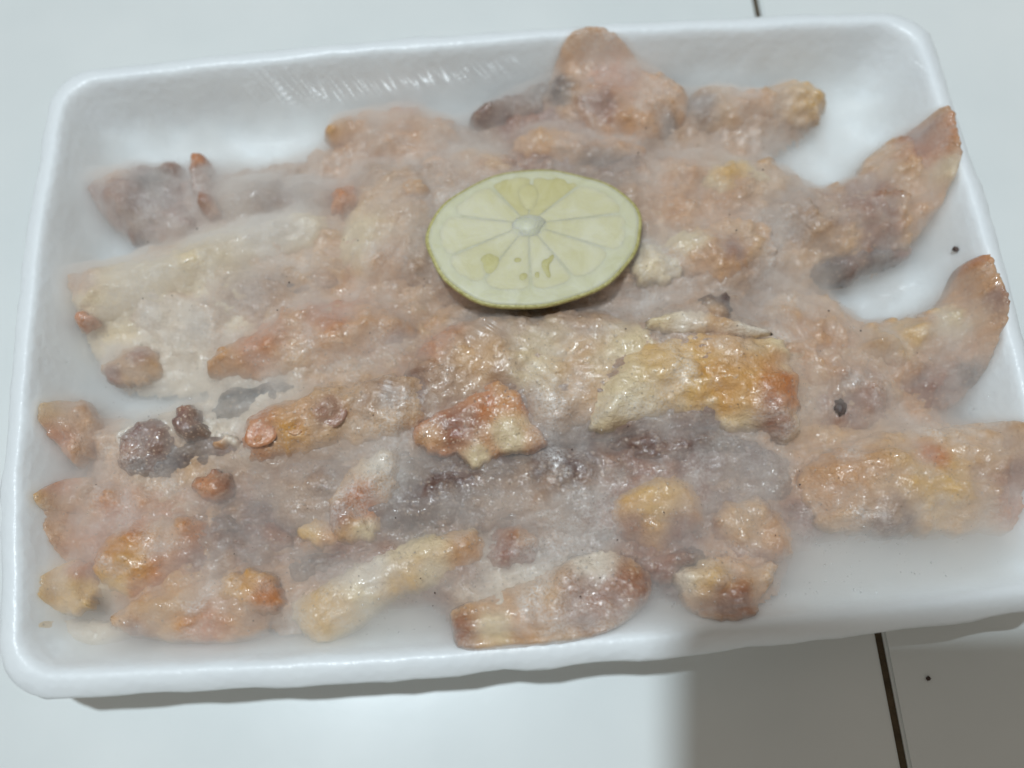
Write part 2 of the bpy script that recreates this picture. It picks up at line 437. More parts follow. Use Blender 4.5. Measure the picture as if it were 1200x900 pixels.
piece('small square amber scrap at the upper left of the lemon', [(474, 212), (490, 206), (503, 212), (502, 228), (486, 230), (474, 222)], 18, 4, GOLD, (), 0.9, step=.6)
piece('pale tan lumpy piece left of the lemon slice', [(400, 240), (440, 215), (500, 222), (518, 240), (508, 270), (502, 305), (470, 332), (430, 338), (395, 322), (385, 292), (398, 262)], 13, 8, PINK, [(420, 280, 34, CREAM), (460, 310, 26, TAN), (500, 230, 18, TAN)], 2.0)
piece('brownish speckled smear below the cream tube', [(280, 330), (320, 318), (365, 308), (400, 318), (395, 338), (350, 348), (300, 352)], 13, 6, MAUVE, [(330, 330, 24, DKBROWN), (380, 318, 16, TAN)], 2.4)

# --- middle left
piece('orange-tan rough piece at centre left above the suckered arm', [(234, 428), (245, 408), (280, 392), (300, 372), (340, 352), (385, 345), (430, 350), (480, 362), (494, 388), (462, 406), (420, 416), (380, 430), (330, 440), (280, 443), (245, 441)], 14, 8, TAN, [(310, 395, 30, ORANGE), (385, 362, 34, ORANGE), (350, 425, 24, PINK), (440, 385, 24, TAN), (465, 400, 14, BROWN)], 1.0)
piece('faint pink-brown scrap alone in frost at far left middle', [(112, 432), (130, 412), (165, 404), (186, 411), (190, 432), (165, 449), (130, 450)], 11, 5, PINK, [(165, 415, 14, BROWN), (130, 440, 14, BROWN)], 2.6)
piece('slate-grey skin wedge behind the suckered arm', [(248, 458), (290, 447), (330, 442), (356, 448), (345, 466), (310, 486), (270, 502), (245, 495)], 13, 4, GREY, [(320, 455, 30, srgb(40, 42, 46)), (265, 452, 8, DKPURPLE)], 1.5, bump=.5)
a1 = piece('suckered arm with orange blunt end pointing left, centre left', [(279, 506), (285, 488), (310, 472), (345, 458), (390, 445), (430, 438), (475, 432), (505, 440), (508, 480), (485, 506), (440, 518), (400, 522), (350, 528), (315, 536), (295, 540), (282, 526)], 15, 9.5, PINK, [(303, 505, 30, ORANGE), (350, 490, 24, TAN), (390, 485, 18, BROWN), (340, 515, 16, GOLD), (450, 460, 30, MAUVE)], -0.2, mat=DOTTED)
piece('thin white shred beside the blunt end of the suckered arm', [(243, 518), (262, 510), (284, 508), (288, 522), (268, 526), (250, 528)], 16, 3, WHITE, [(255, 522, 10, TAN)], 0.4, step=.6)
a2 = piece('large purple-brown dotted sucker disc at left', [(133, 534), (139, 508), (157, 491), (184, 487), (202, 498), (208, 518), (194, 538), (170, 559), (148, 557), (136, 545)], 15.5, 5.0, PURPLE, [(160, 545, 12, DKPURPLE), (170, 510, 18, RED), (150, 530, 12, BROWN)], 0.5, bump=.9, rag=.5, mat=DOTTED, step=.6, dips=[(165, 520, 16, -1.2)])
a3 = piece('smaller purple-brown dotted knob right of the sucker disc', [(201, 482), (215, 470), (232, 477), (241, 495), (244, 511), (230, 522), (210, 516), (200, 500)], 15.5, 6, PURPLE, [(230, 505, 12, DKPURPLE), (218, 480, 10, BROWN), (220, 495, 12, RED)], 0.6, bump=.9, rag=.5, mat=DOTTED, step=.6)
piece('dark purple underside flap tucked below the sucker disc', [(163, 560), (182, 532), (205, 512), (240, 508), (285, 512), (290, 530), (250, 538), (215, 548), (185, 562)], 13, 4.5, DKPURPLE, [(265, 522, 20, PURPLE)], 0.55, step=.6)

# --- centre
piece('broad mauve wet sheet directly below the lemon slice', [(462, 446), (488, 402), (530, 370), (600, 358), (680, 356), (740, 366), (790, 382), (805, 420), (765, 452), (720, 484), (660, 507), (632, 510), (612, 484), (580, 470), (540, 484), (500, 496), (468, 482)], 14, 8.5, MAUVE, [(512, 395, 30, ORANGE), (640, 425, 40, CREAM), (560, 420, 30, PINK), (480, 460, 24, PURPLE), (700, 440, 50, PINK), (740, 420, 40, CREAM)], -0.3, bump=.8)
piece('rust-brown piece with ragged torn lower edge at centre', [(484, 508), (492, 490), (530, 474), (556, 456), (572, 438), (600, 434), (616, 450), (620, 478), (640, 504), (636, 528), (607, 527), (593, 525), (578, 536), (563, 547), (547, 546), (531, 531), (517, 536), (492, 526)], 16.6, 5.6, ORANGE, [(540, 505, 26, BROWN), (600, 510, 24, CREAM), (560, 540, 20, CREAM), (590, 455, 18, TAN), (500, 515, 16, TAN)], -1.4, rag=.6, mat=DOTTED, bump=.7)
piece('big yellow-tan glossy chunk with squared orange right end', [(690, 470), (705, 432), (730, 400), (770, 387), (830, 385), (890, 390), (926, 391), (930, 420), (943, 460), (941, 490), (926, 516), (906, 506), (880, 501), (856, 505), (838, 486), (800, 478), (760, 490), (725, 500), (695, 500)], 17, 9.5, CREAM, [(800, 430, 70, YELLOW), (860, 445, 44, GOLD), (922, 460, 32, ORANGE), (720, 460, 40, CREAM), (905, 500, 22, BROWN), (860, 400, 30, PINK)], -2.0, bump=.8)
piece('whitish curled lip along the upper edge of the yellow-tan chunk', [(756, 374), (780, 366), (800, 357), (832, 364), (880, 378), (915, 388), (880, 394), (830, 391), (790, 388), (768, 384)], 22, 4, WHITE, [(840, 375, 22, PINK), (775, 374, 16, CREAM)], -0.3, step=.6)
piece('small dark purple scrap above the yellow-tan chunk', [(818, 352), (830, 337), (850, 338), (864, 352), (860, 376), (840, 380), (824, 366)], 20, 4.5, DKPURPLE, [(835, 370, 14, PINK)], 0.2, step=.6)
piece('purple underside below the lower edge of the yellow-tan chunk', [(690, 525), (740, 496), (790, 480), (830, 484), (856, 503), (895, 508), (915, 535), (875, 562), (800, 558), (735, 552)], 12, 7, PURPLE, [(720, 520, 36, DKBROWN), (850, 520, 40, DKBROWN)], 0.9)

# --- right
piece('cream oval lump behind, right of the lemon slice', [(816, 206), (830, 188), (860, 183), (892, 190), (912, 206), (902, 226), (860, 233), (825, 226)], 14, 7, CREAM, [(855, 210, 22, YELLOW)], 2.0)
piece('large brown curved piece with orange tip at the back right', [(1005, 196), (1030, 166), (1060, 148), (1098, 148), (1112, 172), (1119, 196), (1106, 220), (1102, 246), (1086, 268), (1066, 288), (1030, 297), (990, 302), (940, 292), (900, 272), (880, 245), (900, 222), (950, 212), (990, 213)], 12, 9, PINK, [(1082, 180, 34, ORANGE), (1080, 245, 34, TAN), (930, 250, 50, MAUVE), (1010, 240, 40, BROWN), (1040, 290, 26, BROWN), (1070, 165, 14, BROWN), (1112, 200, 12, BROWN), (1095, 215, 14, CREAM)], 1.6, bump=1.5)
piece('dark purple fringe under the large brown back right piece', [(940, 318), (955, 300), (990, 296), (1030, 290), (1062, 282), (1078, 290), (1055, 306), (1020, 318), (985, 332), (955, 332)], 9, 7, DKPURPLE, [(1060, 290, 16, BROWN), (1000, 310, 20, PURPLE)], 1.6)
piece('tan frilled piece touching the right end of the lemon', [(764, 292), (785, 272), (815, 262), (850, 252), (902, 254), (918, 275), (906, 297), (880, 312), (850, 327), (820, 326), (792, 316), (772, 310)], 17, 6.5, TAN, [(800, 275, 26, CREAM), (870, 275, 26, PINK), (860, 295, 16, BROWN), (890, 300, 16, PINK)], 0.7, rag=.8)
piece('cream flap tucked under the right end of the lemon', [(735, 305), (752, 282), (780, 280), (806, 300), (800, 318), (772, 330), (745, 328)], 17, 5, CREAM, (), 0.9)
piece('pointed tan triangular piece near the right edge of the tray', [(1118, 312), (1142, 312), (1152, 350), (1161, 380), (1156, 410), (1153, 446), (1136, 467), (1100, 480), (1070, 472), (1040, 452), (1008, 442), (988, 420), (984, 396), (1010, 376), (1050, 370), (1095, 360), (1116, 335)], 12, 9, TAN, [(1095, 455, 40, BROWN), (1130, 340, 30, TAN), (1010, 410, 40, PINK), (1060, 395, 30, YELLOW), (1140, 440, 16, DKBROWN), (1148, 370, 14, BROWN), (1128, 320, 12, ORANGE), (1110, 380, 20, CREAM)], 1.9, bump=1.5)
piece('large peach piece with rust edge at the lower right of the tray', [(942, 545), (972, 520), (1020, 505), (1080, 496), (1130, 490), (1176, 489), (1196, 510), (1201, 540), (1199, 580), (1199, 628), (1166, 620), (1120, 622), (1060, 630), (1000, 622), (958, 606), (938, 580)], 14, 10, PINK, [(1092, 568, 38, YELLOW), (1185, 560, 40, BROWN), (1150, 520, 34, PINK), (980, 560, 44, TAN), (1085, 535, 16, ORANGE), (1185, 600, 22, ORANGE), (1040, 620, 30, PURPLE)], 0.9)

# --- front
piece('round yellow-tan bulb at centre front', [(710, 602), (722, 574), (745, 558), (780, 552), (815, 561), (831, 585), (829, 615), (806, 641), (770, 650), (735, 637), (718, 622)], 13, 9.5, TAN, [(765, 590, 36, YELLOW), (735, 625, 22, BROWN), (800, 630, 26, BROWN)], 0.9, bump=.7)
piece('pinkish brown lump right of the yellow-tan bulb', [(830, 602), (846, 580), (880, 577), (915, 589), (936, 615), (936, 641), (920, 661), (890, 671), (855, 657), (834, 637)], 13, 8.5, BROWN, [(870, 610, 34, PINK), (920, 630, 24, TAN)], 1.2)
piece('brown folded piece between the bulb and the front knot', [(720, 650), (760, 645), (810, 638), (840, 648), (820, 668), (795, 690), (770, 690), (740, 672)], 13, 6, DKBROWN, [(770, 660, 30, BROWN)], 1.2)
piece('knotted tan piece with white left edge at the front', [(790, 682), (798, 662), (830, 648), (860, 650), (880, 668), (905, 648), (920, 664), (909, 690), (897, 700), (892, 718), (866, 729), (835, 727), (811, 714), (796, 699)], 17, 7.5, TAN, [(806, 670, 24, WHITE), (835, 680, 20, YELLOW), (890, 668, 20, PINK), (855, 710, 26, BROWN)], 0.1, rag=.7)
piece('pink-brown slab with squared left end lying on the front rim', [(522, 716), (540, 706), (575, 692), (620, 677), (655, 657), (690, 641), (722, 640), (752, 655), (772, 680), (766, 702), (746, 722), (715, 741), (680, 751), (630, 756), (580, 761), (534, 763), (529, 740)], 15, 8, PINK, [(540, 740, 22, BROWN), (600, 735, 34, TAN), (582, 738, 18, CREAM), (690, 700, 40, BROWN), (740, 690, 30, BROWN), (690, 655, 24, WHITE), (630, 690, 24, PINK)], -0.3, rag=.4)
piece('cream tapered tentacle slanting up from the front left rim', [(337, 716), (350, 695), (385, 675), (430, 650), (480, 628), (530, 615), (566, 614), (574, 640), (560, 665), (525, 676), (500, 691), (470, 701), (440, 716), (420, 737), (390, 752), (365, 754), (345, 740)], 14, 8.5, CREAM, [(380, 720, 34, YELLOW), (470, 690, 26, YELLOW), (430, 665, 30, WHITE), (545, 645, 30, TAN)], 1.0, bump=.6)
piece('brown rounded lump at the upper end of the cream tentacle', [(566, 640), (572, 618), (600, 610), (630, 618), (640, 638), (625, 658), (595, 672), (570, 664)], 13, 7, BROWN, [(620, 625, 18, TAN)], 1.2)
piece('upright tube stub with orange hollow end at centre left', [(378, 600), (388, 575), (395, 555), (415, 535), (442, 524), (472, 522), (470, 560), (458, 590), (452, 612), (432, 631), (405, 636), (386, 622)], 15, 8.5, PINK, [(425, 592, 24, ORANGE), (395, 605, 18, BROWN), (440, 540, 20, WHITE), (430, 625, 16, CREAM)], -0.1, dips=[(425, 595, 22, -2.6)])
piece('thin yellowish flap left of the tube stub', [(338, 622), (355, 605), (380, 602), (402, 618), (408, 634), (385, 640), (355, 640)], 15, 4, TAN, [(360, 622, 18, YELLOW)], 0.8)
piece('brown smear between the tube stub and the cream tentacle', [(340, 650), (380, 642), (440, 636), (490, 622), (470, 640), (430, 655), (385, 672), (345, 690), (325, 675)], 11, 6, DKBROWN, [(420, 645, 24, BROWN)], 1.5)

# --- lower left
piece('yellow rounded blob in the front left corner of the tray', [(50, 692), (56, 668), (80, 652), (106, 656), (120, 675), (114, 702), (94, 722), (66, 722), (54, 710)], 13, 7, YELLOW, [(100, 665, 16, ORANGE)], 0.9)
piece('orange mass of lower left, above the tan front lump', [(100, 657), (120, 626), (150, 605), (200, 594), (240, 604), (250, 640), (240, 670), (205, 678), (180, 692), (150, 702), (125, 692), (110, 674)], 14, 8, ORANGE, [(150, 660, 30, GOLD), (130, 690, 20, YELLOW), (225, 660, 20, BROWN), (200, 620, 26, TAN)], 0.9)
piece('wide tan lump along the front left rim', [(120, 722), (150, 696), (200, 677), (250, 667), (290, 672), (312, 690), (322, 715), (310, 738), (285, 752), (250, 757), (200, 754), (150, 747), (128, 740)], 14, 8, TAN, [(170, 730, 30, PINK), (240, 735, 24, ORANGE), (160, 745, 18, BROWN), (200, 700, 30, GOLD)], 0.9)
piece('golden lump at the right end of the tan front left lump', [(252, 682), (275, 664), (305, 664), (330, 682), (334, 705), (315, 722), (280, 718), (256, 704)], 17, 6.5, GOLD, [(315, 700, 18, ORANGE)], 0.6)
piece('orange-yellow upright scrap by the left wall', [(58, 486), (70, 468), (98, 466), (112, 484), (108, 512), (98, 542), (82, 550), (70, 530), (60, 508)], 12, 7, TAN, [(60, 485, 18, YELLOW), (75, 520, 18, ORANGE)], 1.8)
piece('small amber scrap with pale tip low on the left wall', [(54, 588), (66, 566), (86, 551), (112, 558), (122, 576), (100, 594), (76, 604), (58, 604)], 12, 6, TAN, [(45, 592, 18, YELLOW), (75, 565, 16, ORANGE)], 1.5)
piece('dark amber cube-like scrap right of the sucker disc', [(222, 562), (242, 550), (268, 556), (272, 580), (250, 594), (226, 584)], 15, 5, BROWN, [(245, 572, 16, ORANGE)], 0.8, step=.6)
piece('purple-brown strip below the dark amber scrap', [(222, 606), (262, 597), (310, 604), (350, 622), (352, 640), (320, 650), (275, 648), (240, 632)], 12, 6, PURPLE, [(270, 612, 24, DKBROWN), (320, 630, 24, BROWN)], 1.5)
piece('pale ring of translucent skin in the front left corner', [(58, 730), (68, 722), (105, 722), (150, 735), (152, 748), (120, 758), (78, 758), (60, 748)], 11, 3, CREAM, [(100, 745, 30, WHITE)], 2.2)

# --- round suckers on the arm
def sucker(parent, px, py, r, zc, mat_col):
    c = at(px, py, zc); verts, faces = [], []
    pr = [(0.0, -.5), (.28, -.4), (.38, .15), (.5, .2), (.58, -.15), (.72, .25), (.88, .35), (1.0, -.1), (1.05, -1.0)]
    ns = 24
    for f, h in pr:
        for q in range(ns):
            t = 2 * math.pi * q / ns; rr = r * f * (1 + .08 * math.sin(3 * t + px))
            verts.append((c[0] + rr * math.cos(t), c[1] + rr * math.sin(t) * .9, zc + h * .45))
    for k in range(len(pr) - 1):
        for q in range(ns):
            a, b = k * ns + q, k * ns + (q + 1) % ns; faces.append((a, b, b + ns, a + ns))
    o = mesh_obj('sucker', verts, faces, DOTTED, parent)
    cl = np.zeros((len(verts), 4), np.float32); cl[:, :3] = mat_col; cl[:, 3] = 1
    A = o.data.attributes.new('tint', 'FLOAT_COLOR', 'POINT'); A.data.foreach_set('color', cl.ravel())
bpy.context.view_layer.update()
from mathutils.bvhtree import BVHTree
def top_of(o, px, py, guess):
    bv = BVHTree.FromPolygons([v.co for v in o.data.vertices], [p.vertices for p in o.data.polygons])
    c = at(px, py, guess); h = bv.ray_cast(Vector((c[0] * MM, c[1] * MM, .1)), Vector((0, 0, -1)))
    return h[0].z / MM if h[0] else guess
for (px, py, r, c) in ((390, 486, 3.1, BROWN), (304, 508, 3.6, ORANGE), (345, 500, 2.2, TAN)):
    sucker(a1, px, py, r, top_of(a1, px, py, 24) - .15, c)

# ------------------------------------------------------------------ the lemon slice
LZ = 23.3
lemon = empty('lemon_slice')
lc = at(626, 276, LZ); ex = at(752, 263, LZ); ey = at(628, 196, LZ)
AX = math.hypot(ex[0] - lc[0], ex[1] - lc[1]); AY = math.hypot(ey[0] - lc[0], ey[1] - lc[1])
LROT = math.radians(4)
def lem(t, f, z, c=(0.0, 0.0)):
    """point on the oval slice at angle t, fraction f from the core c to the edge"""
    k = 1 + .016 * math.sin(3 * t + 1) + .012 * math.sin(5 * t) + .006 * math.sin(11 * t)
    x = c[0] * (1 - f) + AX * math.cos(t) * k * f; y = c[1] * (1 - f) + AY * math.sin(t) * k * f
    return (x * math.cos(LROT) - y * math.sin(LROT), x * math.sin(LROT) + y * math.cos(LROT), z)
lemon.location = (lc[0] * MM, lc[1] * MM, LZ * MM)
lemon.rotation_euler = (math.radians(-2.5), math.radians(1.0), 0)
tag(lemon, 'oval pale yellow-green lemon slice lying on top of the frozen seafood', 'lemon slice')
NS = 96
def lathe_lemon(name, prof, mat, close_top=False):
    verts, faces = [], []
    for f, z in prof:
        for q in range(NS):
            t = 2 * math.pi * q / NS
            jit = .05 * noise.noise(Vector((math.cos(t) * 9, math.sin(t) * 9, z)))
            verts.append(lem(t, f, z + jit))
    for k in range(len(prof) - 1):
        for q in range(NS):
            a, b = k * NS + q, k * NS + (q + 1) % NS; faces.append((a, b, b + NS, a + NS))
    faces.append(tuple(range((len(prof) - 1) * NS, len(prof) * NS)))
    if close_top: faces.append(tuple(reversed(range(NS))))
    return mesh_obj(name, verts, faces, mat, lemon)
lathe_lemon('rind', [(.95, -1.5), (.985, -1.5), (1.0, -1.2), (1.003, -.5), (.996, -.15), (.985, -.02), (.972, -.02)], RIND, True).data.flip_normals()
lathe_lemon('pith', [(.97, -1.4), (.974, -.3), (.968, .05), (.93, .12), (.80, .10), (.4, .06), (.1, .10)], PITH)
core = (-1.0, 3.6)
cv = [lem(2 * math.pi * q / 28, (.15 + .02 * math.sin(3 * 2 * math.pi * q / 28)), .11, core) for q in range(28)]
mesh_obj('core', cv + [(v[0] * 1.0, v[1], .0) for v in cv], [tuple(range(28))] + [(q, q + 28, (q + 1) % 28 + 28, (q + 1) % 28) for q in range(28)], CORE, lemon)
cuts = [8, 50, 84, 112, 150, 192, 228, 262, 292, 330, 368]
strong = {2: PULP, 1: PULP, 5: PULP_PALE, 3: PULP_PALE}
for k in range(len(cuts) - 1):
    a0, a1_ = math.radians(cuts[k] + 1.3), math.radians(cuts[k + 1] - 1.3)
    vs, fs = [], []; nr, na = 9, 12
    fo = .86 if k not in (6, 7, 8) else .80
    for i in range(nr + 1):
        f = .16 + (fo - .16) * i / nr
        for j in range(na + 1):
            s = j / na; ed = min(1, 4 * min(s, 1 - s)); ee = min(1, 4 * min(i / nr, 1 - i / nr))
            t = a0 + (a1_ - a0) * s
            ff = f - (.05 * (2 * s - 1) ** 4 if i == nr else 0)
            z = .11 + .06 * math.sqrt(ed * ee) + .10 * noise.noise(Vector((f * 14, t * 9, k))) * ed * ee
            vs.append(lem(t, ff, z, core))
    for i in range(nr):
        for j in range(na):
            a = i * (na + 1) + j; fs.append((a, a + na + 1, a + na + 2, a + 1)[::-1])
    mesh_obj('segment', vs, fs, strong.get(k, PULP_PALE), lemon)
def blob(name, pts, z, h, mat, parent, org):
    p = chaikin([at(x, y, LZ) for x, y in pts], 2); c = np.mean(p, 0)
    vs = [(x - org[0], y - org[1], z) for x, y in p] + [((x - c[0]) * .6 + c[0] - org[0], (y - c[1]) * .6 + c[1] - org[1], z + h) for x, y in p]
    n = len(p)
    fs = [(i, (i + 1) % n, (i + 1) % n + n, i + n) for i in range(n)] + [tuple(range(n, 2 * n))]
    return mesh_obj(name, vs, fs, mat, parent)
for pts in ([(561, 298), (578, 294), (586, 302), (583, 318), (572, 324), (564, 316)], [(632, 304), (648, 297), (650, 304), (642, 312), (647, 328), (640, 330), (634, 316)],
            [(608, 322), (617, 320), (619, 326), (613, 332), (608, 330)], [(602, 303), (613, 302), (612, 310), (603, 310)], [(626, 320), (632, 319), (632, 327), (627, 328)]):
    blob('juice_cell', pts, .12, .1, CAVITY, lemon, lc)
for pts in ([(608, 235), (606, 222), (614, 214), (627, 215), (632, 226), (630, 240), (620, 248)],):
    blob('seed', pts, .14, .25, PULP, lemon, lc)

# ------------------------------------------------------------------ the mass of small scraps between the larger pieces
T_ = np.vstack(TOPS)
GS = 0.8
xs = np.arange(-118, 118.01, GS); ys = np.arange(-80, 80.01, GS)
H = np.full((len(ys), len(xs)), -1.0); FR = np.full_like(H, 3.0)
ix = np.clip(np.round((T_[:, 0] - xs[0]) / GS).astype(int), 0, len(xs) - 1); iy = np.clip(np.round((T_[:, 1] - ys[0]) / GS).astype(int), 0, len(ys) - 1)
order = np.argsort(T_[:, 2])
for k in order:
    H[iy[k], ix[k]] = T_[k, 2]; FR[iy[k], ix[k]] = T_[k, 3]
X, Y = np.meshgrid(xs, ys)
W_ = wallz(X, Y); S_ = inside(X, Y)
bare = H < 0
def blur(A, s):
    r = int(3 * s) + 1; k = np.exp(-.5 * (np.arange(-r, r + 1) / s) ** 2); k /= k.sum()
    B = np.pad(A, r, mode='edge')
    B = np.apply_along_axis(lambda v: np.convolve(v, k, 'valid'), 0, B)
    return np.apply_along_axis(lambda v: np.convolve(v, k, 'valid'), 1, B)
FOOD = [(105, 200), (160, 182), (250, 175), (370, 150), (400, 127), (500, 117), (560, 118), (640, 86), (700, 64), (800, 97), (960, 97), (972, 130), (930, 150), (900, 185), (950, 212), (1040, 182), (1085, 160), (1105, 195), (1090, 260), (1060, 298), (970, 328), (1000, 368), (1090, 358), (1128, 322), (1150, 390), (1146, 450), (1130, 490), (1185, 500), (1190, 618), (1060, 628), (960, 628), (920, 695), (870, 724), (800, 712), (770, 690), (740, 722), (680, 748), (540, 756), (525, 718), (460, 706), (400, 742), (350, 748), (320, 742), (200, 750), (130, 738), (90, 714), (50, 700), (66, 660), (90, 640), (66, 605), (55, 590), (84, 550), (66, 500), (66, 475), (95, 468), (130, 480), (190, 462), (240, 445), (180, 452), (110, 440), (80, 380), (75, 330), (150, 300), (200, 285), (110, 250)]
fpoly = chaikin([at(px, py, 19) for px, py in FOOD], 1)
GP = np.column_stack([X.ravel(), Y.ravel()])
wx = np.array([noise.noise(Vector((p[0] * .2, p[1] * .2, 60))) + .6 * noise.noise(Vector((p[0] * .6, p[1] * .6, 61))) for p in GP])
wy = np.array([noise.noise(Vector((p[0] * .2, p[1] * .2, 70))) + .6 * noise.noise(Vector((p[0] * .6, p[1] * .6, 71))) for p in GP])
GW = GP + np.column_stack([wx, wy]) * 1.6
fin = in_poly(GW, fpoly); fd = np.where(fin, seg_dist(GW, fpoly), 0).reshape(X.shape); fin = fin.reshape(X.shape) & (S_ > 5)
has = (H > 0).astype(float)
mean = blur(np.where(H > 0, H, 0), 4.5 / GS) / np.maximum(blur(has, 4.5 / GS), .05)
SC = [(450, 160, TAN), (560, 165, MAUVE), (620, 150, BROWN), (760, 180, MAUVE), (520, 250, MAUVE), (480, 290, PINK), (330, 235, MAUVE), (160, 240, BROWN), (250, 330, CREAM), (330, 320, PINK), (130, 340, CREAM), (200, 420, WHITE), (160, 470, WHITE), (280, 470, WHITE), (420, 430, PINK), (450, 420, TAN), (430, 300, TAN), (780, 230, PINK), (860, 245, TAN), (950, 230, MAUVE), (980, 260, PINK), (1080, 220, TAN), (880, 340, MAUVE), (980, 380, PINK), (940, 440, PINK), (980, 500, PINK), (1080, 420, TAN), (1000, 560, TAN), (700, 345, MAUVE), (620, 380, MAUVE), (600, 565, DKBROWN), (520, 560, DKMAUVE), (350, 560, MAUVE), (450, 545, MAUVE), (700, 530, DKMAUVE), (820, 520, PURPLE), (880, 545, MAUVE), (660, 600, MAUVE), (460, 610, DKMAUVE), (300, 620, BROWN), (330, 570, MAUVE), (200, 570, PINK), (120, 580, TAN), (150, 630, ORANGE), (230, 680, GOLD), (90, 660, CREAM), (150, 720, TAN), (620, 690, WHITE), (460, 680, BROWN), (400, 660, BROWN), (350, 690, TAN), (920, 560, TAN), (940, 610, BROWN), (780, 690, BROWN), (700, 625, DKMAUVE), (760, 650, BROWN), (850, 680, TAN), (640, 740, PINK), (1120, 600, PINK), (80, 500, TAN), (70, 590, TAN)]
sp_ = np.array([at(p[0], p[1], 19) for p in SC]); scol = np.array([p[2] for p in SC])
sz = np.zeros_like(H)
for j in range(len(ys)):
    for i in range(len(xs)):
        if not fin[j, i]: continue
        x, y = xs[i], ys[j]
        r1 = noise.noise(Vector((x * .10, y * .22, 80))); r2 = noise.noise(Vector((x * .22, y * .5, 83))); r3 = noise.noise(Vector((x * .7, y * .9, 85))); r4 = noise.noise(Vector((x * 1.3, y * 1.5, 87)))
        sz[j, i] = 1.6 * r1 + 1.5 * (.4 - abs(r2) * 2) + .8 * r3 + .4 * r4
dark = np.exp(-(((X - at(680, 560, 19)[0]) / 38) ** 2 + ((Y - at(680, 548, 19)[1]) / 7) ** 2) ** 2)     # the deepest hollow
SZ = mean - 1.5 - 3.6 * dark + sz
SZ = np.where(fin, W_ + .3 + np.maximum(0, SZ - W_ - .3) * np.sqrt(np.clip(fd / 7, 0, 1)), -1)
idx = -np.ones(H.shape, int); sv = []; scl = []
for j, i in zip(*np.where(fin)):
    idx[j, i] = len(sv); sv.append((xs[i], ys[j], SZ[j, i]))
sva = np.array(sv)
wn_ = np.array([(noise.noise(Vector((p[0] * .12, p[1] * .12, 90))), noise.noise(Vector((p[0] * .12, p[1] * .12, 95)))) for p in sv]) * 7
d2 = ((sva[:, None, :2] + wn_[:, None, :] - sp_[None]) ** 2).sum(2) + 2.0
wgt = 1 / d2 ** 2.2; wgt /= wgt.sum(1, keepdims=True); scl = wgt @ scol
sf = []
for j in range(len(ys) - 1):
    for i in range(len(xs) - 1):
        q = [idx[j, i], idx[j, i + 1], idx[j + 1, i + 1], idx[j + 1, i]]
        if min(q) >= 0: sf.append(tuple(q))
scr = mesh_obj('seafood_scraps', sv, sf, FLESH)
A = scr.data.attributes.new('tint', 'FLOAT_COLOR', 'POINT'); A.data.foreach_set('color', np.hstack([scl, np.ones((len(sv), 1))]).astype(np.float32).ravel())
tag(scr, 'peach and mauve mass of small frozen scraps packed between the larger pieces', 'seafood scraps', kind='stuff')
FR = np.where(SZ > H, 1.7 + 2.2 * np.exp(-fd / 3.5), FR); H = np.maximum(H, SZ); bare = H < 0

# ------------------------------------------------------------------ frost: milky frozen moisture filling the tray between the pieces
fill = np.clip((-Y - 40) / 15, 0, 1)                     # frozen liquid has settled along the front
H = np.where(bare, np.maximum(W_ + 3.0, 21.5 * fill), H); FR = np.where(bare, 0.6, FR)
Hs = blur(H, 1.8 / GS); Fs = blur(FR, 2.2 / GS)
top = .62 * Hs + .38 * blur(H, 5.5 / GS) + Fs - .15 - 2.0 * dark
for j in range(len(ys)):
    for i in range(len(xs)):
        x, y = xs[i], ys[j]
        top[j, i] += 2.0 * noise.noise(Vector((x * .07, y * .10, 31))) + 1.4 * noise.noise(Vector((x * .19, y * .24, 8))) + 0.6 * noise.noise(Vector((x * .45, y * .5, 3))) + .3 * noise.noise(Vector((x * .9, y * 1.0, 13)))
edge = np.clip((S_ - 5.5) / 6.0, 0, 1)
lim = np.where(bare, np.maximum(W_ + 6 * edge, np.minimum(W_ + 16, 23.6) * fill), H + FR + 1.0)
top = np.minimum(top, np.where(S_ < 14, blur(lim, 1.5), 99))
top = np.where(S_ < 4.0, 2.0, top); top = np.maximum(top, 2.0)
nx, ny = len(xs), len(ys)
verts = [(xs[i], ys[j], top[j, i]) for j in range(ny) for i in range(nx)] + [(xs[i], ys[j], 1.6) for j in range(ny) for i in range(nx)]
ntop = nx * ny; faces = []
for j in range(ny - 1):
    for i in range(nx - 1):
        a = j * nx + i; faces.append((a, a + 1, a + nx + 1, a + nx)); faces.append((a + ntop, a + nx + ntop, a + nx + 1 + ntop, a + 1 + ntop))
for i in range(nx - 1):
    faces.append((i, i + ntop, i + 1 + ntop, i + 1)); a = (ny - 1) * nx + i; faces.append((a, a + 1, a + 1 + ntop, a + ntop))
for j in range(ny - 1):
    a = j * nx; faces.append((a, a + nx, a + nx + ntop, a + ntop)); a = j * nx + nx - 1; faces.append((a, a + ntop, a + nx + ntop, a + nx))
fr = mesh_obj('frost', verts, faces, FROST)
tag(fr, 'milky white frost filling the gaps between the frozen pieces', 'frost', kind='stuff')

def surf(x, y):
    i = int(np.clip(round((x - xs[0]) / GS), 0, nx - 1)); j = int(np.clip(round((y - ys[0]) / GS), 0, ny - 1))
    return max(top[j, i], H[j, i])

